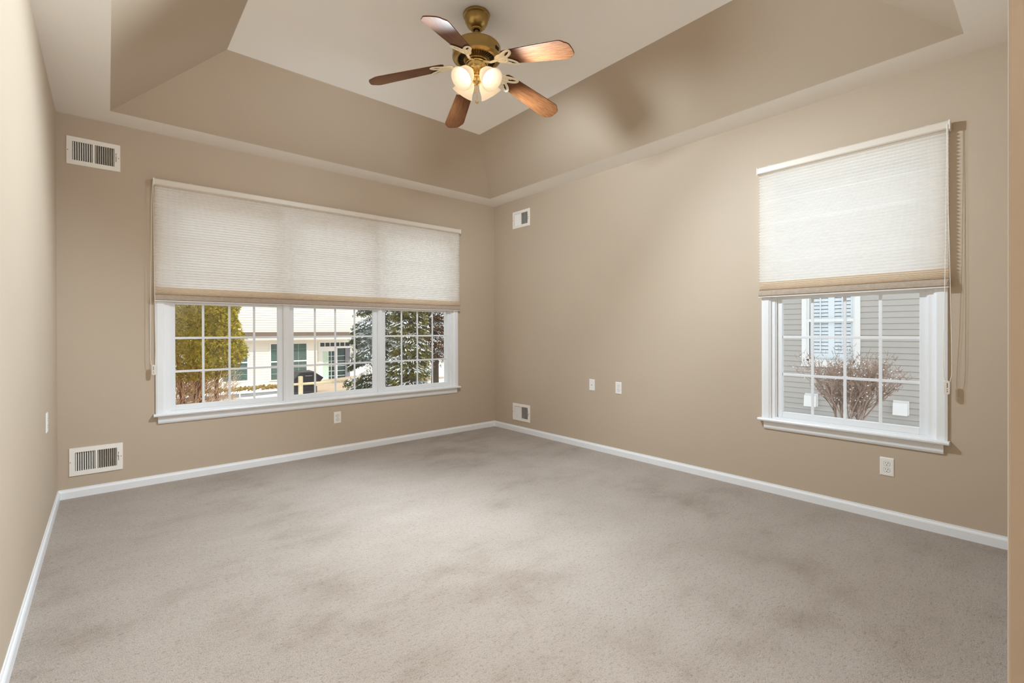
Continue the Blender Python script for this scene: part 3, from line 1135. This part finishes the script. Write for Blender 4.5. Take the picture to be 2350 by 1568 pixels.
mb.prism([(-0.9, 5.35), (-0.9, 5.45), (4.0, 8.0), (9.0, 5.45), (9.0, 5.35)], lambda v, z: hu(0.0, v, z), lambda v, z: hu(16.5, v, z))
mb.build('main_roof', M['shingle'], house)
mb = MB()
mb.prism([(-0.5, 0.80), (-0.56, 0.84), (-0.60, 0.95), (-0.5, 0.95)], lambda v, z: hf(0.3, v, z), lambda v, z: hf(16.2, v, z))
mb.box((0.3, -0.5, 0.84), (16.2, 0.6, 0.87), hf)
mb.build('gutter', M['ext_white'], house)
for w in (wa, wb, wc):
    house_window(hf, lw, *w)
mb = MB()
u0, u1, z0, z1 = door
for a, b, c, d in ((u0, u0 + 0.09, z0, z1), (u1 - 0.09, u1, z0, z1), (u0 + 0.09, u1 - 0.09, z1 - 0.05, z1), (u0 + 0.09, u1 - 0.09, 0.36, 0.46), (u0 + 0.09, u1 - 0.09, z0, z0 + 0.10)):
    mb.box((a, -0.06, c), (b, 0.08, d), hd)
df = mb.build('patio_door', M['ext_white'], dw)
mb = MB()
mb.box((u0 + 0.09, 0.03, 0.46), (u1 - 0.09, 0.05, z1 - 0.05), hd)
mb.build('transom_pane', M['night_glass'], df)
mb = MB()
for k in range(1, 6):
    u = u0 + 0.09 + (u1 - u0 - 0.18) * k / 6
    mb.box((u - 0.018, -0.01, 0.46), (u + 0.018, 0.03, z1 - 0.05), hd)
for a, b in ((u0 + 0.09, u0 + 0.22), (8.62, 8.74)):
    mb.box((a, -0.02, z0 + 0.10), (b, 0.02, 0.36), hd)
mb.box((u0 + 0.22, -0.02, 0.22), (8.62, 0.02, 0.36), hd)
mb.box((u0 + 0.22, -0.02, z0 + 0.10), (8.62, 0.02, z0 + 0.24), hd)
for k in (1, 2):
    u = 8.26 + 0.18 * k
    mb.box((u - 0.012, -0.012, z0 + 0.24), (u + 0.012, 0.01, 0.22), hd)
for k in range(1, 6):
    z = z0 + 0.24 + (0.22 - z0 - 0.24) * k / 6
    mb.box((8.26, -0.012, z - 0.010), (9.2, 0.01, z + 0.010), hd)
mb.build('door_stiles', M['ext_white'], df)
mb = MB()
mb.box((u0 + 0.22, 0.02, z0 + 0.1), (u1 - 0.09, 0.04, 0.36), hd)
mb.build('pane', M['teal_glass'], df)
mb = MB()
n = 16
pts = [(u0 + 0.22 + 0.30 * k / n, 0.012 + 0.006 * (k % 2)) for k in range(n + 1)]
mb.prism(pts + [(u0 + 0.52, 0.02), (u0 + 0.22, 0.02)], lambda u, v: hd(u, v, z0 + 0.24), lambda u, v: hd(u, v, 0.22))
mb.build('curtain', M['curtain'], df)
mb = MB()
mb.box((9.13, -0.05, z0 + 0.1), (9.36, -0.01, 0.36), hd)
mb.build('open_door_edge', M['grey_post'], df)

# kerb, leaf litter, patio, pipe
mb = MB()
mb.box((-2.0, 19.6, -1.7), (5.3, 19.9, -1.09))
cu = mb.build('garden_kerb', M['concrete'])
tag(cu, 'low grey concrete kerb with snow on top in front of the cream house', 'kerb')
mb = MB()
mb.box((-2.0, 19.56, -1.09), (5.32, 20.0, -1.055))
mb.build('snow_cap', M['snow'], cu, bevel=0.02)
mb = MB()
rl = random.Random(3)
for k in range(500):
    x = rl.uniform(2.0, 5.8)
    y = rl.uniform(20.1, 20.7)
    a = rl.uniform(0, pi)
    s = rl.uniform(0.03, 0.08)
    z = -1.05 + rl.uniform(0, 0.10)
    mb.add([(x - s * cos(a), y - s * sin(a), z), (x + s * sin(a) * 0.6, y, z + s), (x + s * cos(a), y + s * sin(a), z), (x, y + s * 0.5, z - s * 0.8)], [(0, 1, 2, 3)])
tag(mb.build('leaf_litter', M['litter']), 'strip of dry leaves behind the snowy kerb', 'leaves', kind='stuff')
mb = MB()
mb.tube([(3.62, 19.3, -1.45), (3.62, 19.3, -1.02)], 0.022, 10)
mb.tube([(3.62, 19.3, -1.04), (3.62, 19.3, -0.97)], 0.045, 10)
tag(mb.build('vent_pipe', M['ext_white'], smooth=40), 'thin white pipe standing before the grey kerb', 'pipe')
mb = MB()
for j in range(9):
    for i in range(7):
        mb.v.append((5.0 + 4.8 * i / 6, 15.4 + 7.4 * j / 8, gz(5.0 + 4.8 * i / 6, 15.4 + 7.4 * j / 8) + 0.06))
for j in range(8):
    for i in range(6):
        a = j * 7 + i
        mb.f.append([a, a + 1, a + 8, a + 7])
        mb.m.append(0)
for i in range(6):
    mb.add([mb.v[i], mb.v[i + 1], (mb.v[i + 1][0], mb.v[i + 1][1], mb.v[i + 1][2] - 0.3), (mb.v[i][0], mb.v[i][1], mb.v[i][2] - 0.3)], [(0, 3, 2, 1)])
tag(mb.build('patio_slab', M['patio']), 'tan paved patio in front of the sliding door of the cream house', 'patio')

# covered grill
gr = thing('covered_grill', (5.15, 17.2, -1.02), 'barbecue grill under a black cover on the tan patio', 'grill')
mb = MB()
mb.prism([(4.72, -0.62), (4.72, -0.50), (4.92, -0.32), (5.02, -0.20), (5.48, -0.20), (5.56, -0.26), (5.82, -0.44), (5.70, -0.58), (5.60, -0.62)],
         lambda x, z: (x, 17.0, z), lambda x, z: (x, 17.55, z + 0.02))
mb.build('hood_cover', M['black_cover'], gr, bevel=0.03)
mb = MB()
mb.box((4.80, 17.02, -0.72), (5.56, 17.5, -0.60))
mb.box((4.82, 17.04, -1.10), (5.60, 17.5, -0.72))
mb.build('cabinet_cover', M['black_cover'], gr, bevel=0.02)
mb = MB()
mb.tube([(5.18, 16.98, -0.34), (5.18, 16.94, -0.34), (5.40, 16.94, -0.34), (5.40, 16.98, -0.34)], 0.012, 8)
mb.build('handle', M['grey_post'], gr)

# split-rail fence
fe = thing('rail_fence', (4.44, 15.0, -1.0), 'cream wooden post-and-rail fence in front of the black grill', 'fence')
for px in (4.44, 7.2):
    mb = MB()
    mb.prism([(px - 0.055, 14.94), (px + 0.055, 14.94), (px + 0.055, 15.06), (px - 0.055, 15.06)], lambda x, y: (x, y, -1.1), lambda x, y: (x, y, -0.165))
    mb.build('fence_post', M['fence_wood'], fe, bevel=0.012)
for (xa, xb, z) in ((4.24, 7.3, -0.40),):
    mb = MB()
    mb.tube([(xa, 15.0, z), ((xa + xb) / 2, 15.02, z - 0.01), (xb, 15.0, z - 0.02)], [0.035, 0.05, 0.035], 7)
    mb.build('fence_rail', M['fence_wood'], fe)


# --- plants
def spray(mb, p, d, s, rng, droop=0.3):
    """one small flat spray of foliage: three narrow leaflets"""
    d = d.normalized()
    side = d.cross(Vector((rng.uniform(-1, 1), rng.uniform(-1, 1), rng.uniform(-0.3, 1)))).normalized()
    for a in (-0.7, 0, 0.7):
        t = (d * cos(a) + side * sin(a))
        t.z -= droop * rng.random()
        n = t.cross(side).cross(t).normalized() if t.cross(side).length > 1e-4 else side
        w = s * 0.15
        mb.add([p - n * w * 0.4, p + t * s * 0.55 + n * w, p + t * s, p + t * s * 0.55 - n * w], [(0, 1, 2, 3)])


def branchlets(mb, base, d, length, r, depth, rng, spread=0.6, kids=3):
    pts = [Vector(base)]
    d = d.normalized()
    n = 4
    for i in range(n):
        d = (d + Vector((rng.uniform(-1, 1), rng.uniform(-1, 1), rng.uniform(-0.6, 1))) * 0.14).normalized()
        pts.append(pts[-1] + d * length / n)
    mb.tube(pts, [r * (1 - 0.6 * i / n) for i in range(n + 1)], 5 if depth > 1 else 3)
    tips_ = []
    if depth > 0:
        for k in range(kids):
            i = rng.randint(1, n)
            dd = (d + Vector((rng.uniform(-1, 1), rng.uniform(-1, 1), rng.uniform(-0.4, 0.9))) * spread).normalized()
            tips_ += branchlets(mb, pts[i], dd, length * rng.uniform(0.5, 0.75), r * 0.5, depth - 1, rng, spread, kids)
    else:
        tips_.append(pts[-1])
    return tips_


# tall arborvitae beside the house
th = thing('arborvitae', (0.60, 9.2, gz(0.60, 9.2)), 'yellow-green arborvitae with bare reddish stems outside the wide window', 'tree')
rg = random.Random(11)
mb = MB()
for k in range(46000):
    a = rg.uniform(0, 2 * pi)
    z = rg.uniform(0.42, 2.05) if k > 6000 else rg.uniform(2.05, 3.6)
    rr = 1.22 * (1 - 0.10 * max(0, z - 1.6)) * (0.86 + 0.14 * sin(5 * a + 3 * z) * sin(2.3 * z + a))
    if z < 0.75:
        rr *= 0.80 + 0.6 * (z - 0.42)
        if rg.random() < 0.35 * (0.75 - z) / 0.33 + 0.2:
            continue
    r = rr * (rg.random() ** 0.22)
    d = Vector((cos(a), sin(a), rg.uniform(0.1, 1.4)))
    spray(mb, Vector((0.60 + r * cos(a), 9.2 + r * sin(a), z)), d, rg.uniform(0.03, 0.062), rg, 0.2)
mb.build('foliage', M['thuja'], th)
for (x, y, xt, yt, r) in ((0.92, 9.0, 0.80, 9.1, 0.034), (1.16, 8.95, 1.02, 9.0, 0.042), (1.30, 9.05, 1.42, 9.1, 0.036), (0.60, 9.2, 0.55, 9.2, 0.04), (1.02, 9.3, 1.15, 9.4, 0.03)):
    mb = MB()
    mb.tube([(x, y, gz(x, y)), ((x * 2 + xt) / 3 + 0.02, y, 0.0), ((x + xt) / 2, y, 0.5), (xt, yt, 1.2), (xt, yt, 2.2)], [r, r * 0.9, r * 0.8, r * 0.55, 0.015], 8)
    mb.build('stem', M['bark'], th, smooth=60)
mb = MB()
for k in range(2400):
    a = rg.uniform(0, 2 * pi)
    r = rg.uniform(0.1, 0.85)
    z = rg.uniform(-0.62, 0.48)
    p = Vector((0.80 + r * cos(a), 9.15 + r * sin(a) * 0.8, z))
    d = Vector((cos(a) * 0.8 + rg.uniform(-0.6, 0.6), sin(a) * 0.8, rg.uniform(0.3, 2.2))).normalized()
    L = rg.uniform(0.10, 0.28)
    mid = p + d * L * 0.5 + Vector((rg.uniform(-0.03, 0.03), 0, rg.uniform(-0.02, 0.04)))
    mb.tube([p, mid, p + d * L], [0.006, 0.0045, 0.002], 3)
mb.build('dry_twigs', M['twig'], th)


def evergreen(x, y, rad, z0, z1, mat, label, seed, bare, nf=20000, ns=5200):
    g = gz(x, y)
    t = thing('snowy_evergreen', (x, y, g), label, 'tree', 'snowy evergreens on the lawn')
    rng = random.Random(seed)
    fo, sn = MB(), MB()
    top = z1 + 1.2
    nb = 150
    boughs = []
    for k in range(nb):
        z = z0 + (z1 - z0) * rng.random()
        a = rng.uniform(0, 2 * pi)
        L = rad * (1 - 0.45 * (z - z0) / (top - z0)) * rng.uniform(0.8, 1.12)
        boughs.append((z, a, L))
    for k in range(nf):
        z, a, L = boughs[rng.randrange(nb)]
        s = rng.random() ** 0.55
        p = Vector((x + cos(a) * L * s, y + sin(a) * L * s, z - 0.28 * L * s * s + rng.uniform(-0.09, 0.05)))
        p += Vector((-sin(a), cos(a), 0)) * rng.uniform(-0.2, 0.2) * (0.4 + s)
        spray(fo, p, Vector((cos(a), sin(a), -0.3)), rng.uniform(0.035, 0.075), rng, 0.5)
    for k in range(ns):
        z, a, L = boughs[rng.randrange(nb)]
        s = rng.random() ** 0.5
        p = Vector((x + cos(a) * L * s, y + sin(a) * L * s, z - 0.28 * L * s * s + 0.045))
        p += Vector((-sin(a), cos(a), 0)) * rng.uniform(-0.2, 0.2) * (0.4 + s)
        d = Vector((cos(a), sin(a), -0.45 + rng.uniform(-0.2, 0.2))).normalized()
        w = Vector((-sin(a), cos(a), rng.uniform(-0.3, 0.3))) * rng.uniform(0.010, 0.022)
        l = rng.uniform(0.05, 0.12)
        up = Vector((0, 0, rng.uniform(0.010, 0.022)))
        q0, q1 = p - d * l * 0.5, p + d * l * 0.5
        sn.add([q0, q1, p + w, p - w, p + up], [(0, 2, 4), (2, 1, 4), (1, 3, 4), (3, 0, 4), (0, 3, 1, 2)])
    fo.build('foliage', mat, t)
    sn.build('snow', M['snow'], t)
    mb = MB()
    mb.tube([(x, y, g - 0.1), (x + 0.02, y, z0 + 0.3), (x, y, z1)], [0.13, 0.11, 0.03], 9)
    for k in range(8):
        a = rng.uniform(0, 2 * pi)
        zz = rng.uniform(z0 - 0.1, z0 + 0.3)
        mb.tube([(x, y, zz), (x + cos(a) * rad * 0.4, y + sin(a) * rad * 0.4, zz + 0.03), (x + cos(a) * rad * 0.8, y + sin(a) * rad * 0.8, zz - 0.12)], [0.025, 0.018, 0.006], 5)
    mb.build('trunk', M['dark_bark'], t, smooth=60)


evergreen(5.95, 12.6, 1.0, -0.35, 2.8, M['fir_green'], 'snow-dusted dark green evergreen nearest the patio door of the cream house', 21, False)
evergreen(5.36, 9.9, 0.44, -0.12, 2.6, M['fir_yellow'], 'snow-dusted olive yellow evergreen between the two darker evergreens', 22, False, 12000, 3000)
evergreen(8.55, 15.4, 0.95, 0.15, 3.1, M['fir_green'], 'snow-dusted dark green evergreen beside the brownish one with the bare trunk', 23, True, 13000, 4000)
evergreen(7.9, 12.95, 0.82, 0.32, 2.8, M['fir_brown'], 'snow-dusted brownish evergreen with a bare dark trunk above the snow', 24, True, 15000, 4200)

# grey neighbour house
GX = 11.5
gf = lambda u, v, z: (GX + v, u, z)
gh = thing('grey_house', (GX, 2.0, -0.5), 'grey sided neighbour house seen through the single window', 'house')
gw = (2.58, 3.63, 0.44, 2.36)
mb = MB()
siding(mb, gf, -5.0, 9.0, -0.75, 3.3, (gw,))
for a, b, c, d in ((-5.0, 2.58, -0.75, 3.3), (3.63, 9.0, -0.75, 3.3), (2.58, 3.63, -0.75, 0.44), (2.58, 3.63, 2.36, 3.3)):
    mb.box((a, 0.0, c), (b, 0.25, d), gf)
gwall = mb.build('siding_wall', M['grey_siding'], gh)
mb = MB()
mb.prism([(-0.45, 3.28), (-0.45, 3.42), (4.0, 5.8), (8.5, 3.42), (8.5, 3.28)], lambda v, z: gf(-5.4, v, z), lambda v, z: gf(9.4, v, z))
mb.build('roof', M['shingle'], gh)
mb = MB()
a0, a1, c0, c1 = gw
for a, b, c, d in ((a0, a0 + 0.09, c0, c1), (a1 - 0.09, a1, c0, c1), (a0 + 0.09, a1 - 0.09, c0, c0 + 0.09), (a0 + 0.09, a1 - 0.09, c1 - 0.09, c1)):
    mb.box((a, -0.05, c), (b, 0.06, d), gf)
mb.box((a0 - 0.02, -0.055, c0 - 0.03), (a1 + 0.02, -0.02, c0 + 0.02), gf)
gwin = mb.build('house_window', M['ext_white'], gwall, bevel=0.004)
mb = MB()
mb.box((a0 + 0.09, -0.025, 1.37), (a1 - 0.09, 0.03, 1.43), gf)
for z0_, z1_, v in ((c0 + 0.09, 1.37, -0.015), (1.43, c1 - 0.09, 0.01)):
    mb.box((a0 + 0.09, v, z0_), (a0 + 0.13, v + 0.03, z1_), gf)
    mb.box((a1 - 0.13, v, z0_), (a1 - 0.09, v + 0.03, z1_), gf)
mb.box((a0 + 0.09, -0.015, c0 + 0.09), (a1 - 0.09, 0.015, c0 + 0.13), gf)
mb.build('sash', M['ext_white'], gwin)
M['shutter'] = plain('white_shutter', (228, 236, 242), 0.5, var=0.01, vscale=8)
um = (a0 + a1) / 2
for s0, s1 in ((a0 + 0.13, um), (um, a1 - 0.13)):
    mb = MB()
    v = 0.06
    for a, b in ((s0, s0 + 0.055), (s1 - 0.055, s1)):
        mb.box((a, v, c0 + 0.13), (b, v + 0.03, c1 - 0.09), gf)
    mb.box((s0 + 0.055, v, c0 + 0.13), (s1 - 0.055, v + 0.03, c0 + 0.26), gf)
    z = c0 + 0.27
    while z < c1 - 0.13:
        mb.prism([(v + 0.005, z), (v + 0.012, z - 0.002), (v + 0.035, z + 0.063), (v + 0.028, z + 0.065)], lambda vv, zz: gf(s0 + 0.055, vv, zz), lambda vv, zz: gf(s1 - 0.055, vv, zz))
        z += 0.078
    um2 = (s0 + s1) / 2
    mb.box((um2 - 0.010, v - 0.012, c0 + 0.27), (um2 + 0.010, v + 0.0, c1 - 0.13), gf)
    mb.build('shutter', M['shutter'], gwin)
mb = MB()
mb.box((a0 + 0.05, 0.16, c0 + 0.05), (a1 - 0.05, 0.18, c1 - 0.05), gf)
mb.build('dark_room', M['night_glass'], gwin)
for (ya, yb, z0_, z1_, lab) in ((1.83, 2.05, -0.43, -0.17, 'white vent hood on the grey siding clear of the bare shrub'), (3.33, 3.56, -0.44, -0.18, 'white vent hood on the grey siding half behind the bare shrub')):
    vh = thing('vent_hood', gf((ya + yb) / 2, 0, z0_), lab, 'vent hood', 'vent hoods on the grey house')
    mb = MB()
    mb.box((ya - 0.01, -0.042, z0_ + 0.0), (yb + 0.01, -0.029, z1_ + 0.01), gf)
    mb.build('mounting_plate', M['ext_white'], vh)
    mb = MB()
    mb.prism([(-0.042, z0_ + 0.02), (-0.16, z0_ + 0.0), (-0.13, z1_ - 0.03), (-0.042, z1_)], lambda v, z: gf(ya, v, z), lambda v, z: gf(yb, v, z))
    mb.build('hood', M['ext_white'], vh, bevel=0.006)

# bare shrub in front of it
bs = thing('bare_shrub', (10.2, 2.5, -0.5), 'bare grey-brown shrub with snow specks in front of the grey house', 'shrub')
rg = random.Random(5)
mb = MB()
tips_all = []
for k in range(13):
    yy = 2.5 + rg.uniform(-0.20, 0.25)
    dy = (yy - 2.5) * 2.2 + rg.uniform(-0.35, 0.35)
    tips_all += branchlets(mb, (10.2 + rg.uniform(-0.1, 0.1), yy, -0.55), Vector((rg.uniform(-0.25, 0.25), dy, 1.0)), rg.uniform(0.50, 0.70), 0.021, 3, rg, 0.66, 5)
for p in tips_all:
    for q in range(2):
        d = Vector((rg.uniform(-0.5, 0.5), rg.uniform(-0.8, 0.8), rg.uniform(0.2, 1.2))).normalized()
        mb.tube([p, p + d * rg.uniform(0.04, 0.12)], [0.004, 0.002], 3)
mb.build('branches', M['bush_twig'], bs)
mb = MB()
for p in tips_all[::5]:
    mb.lathe([(0.0, 0.010), (0.012, 0.004), (0.010, -0.004), (0.0, -0.008)], 6, Matrix.Translation(p), cap=False)
mb.build('snow', M['snow'], bs)
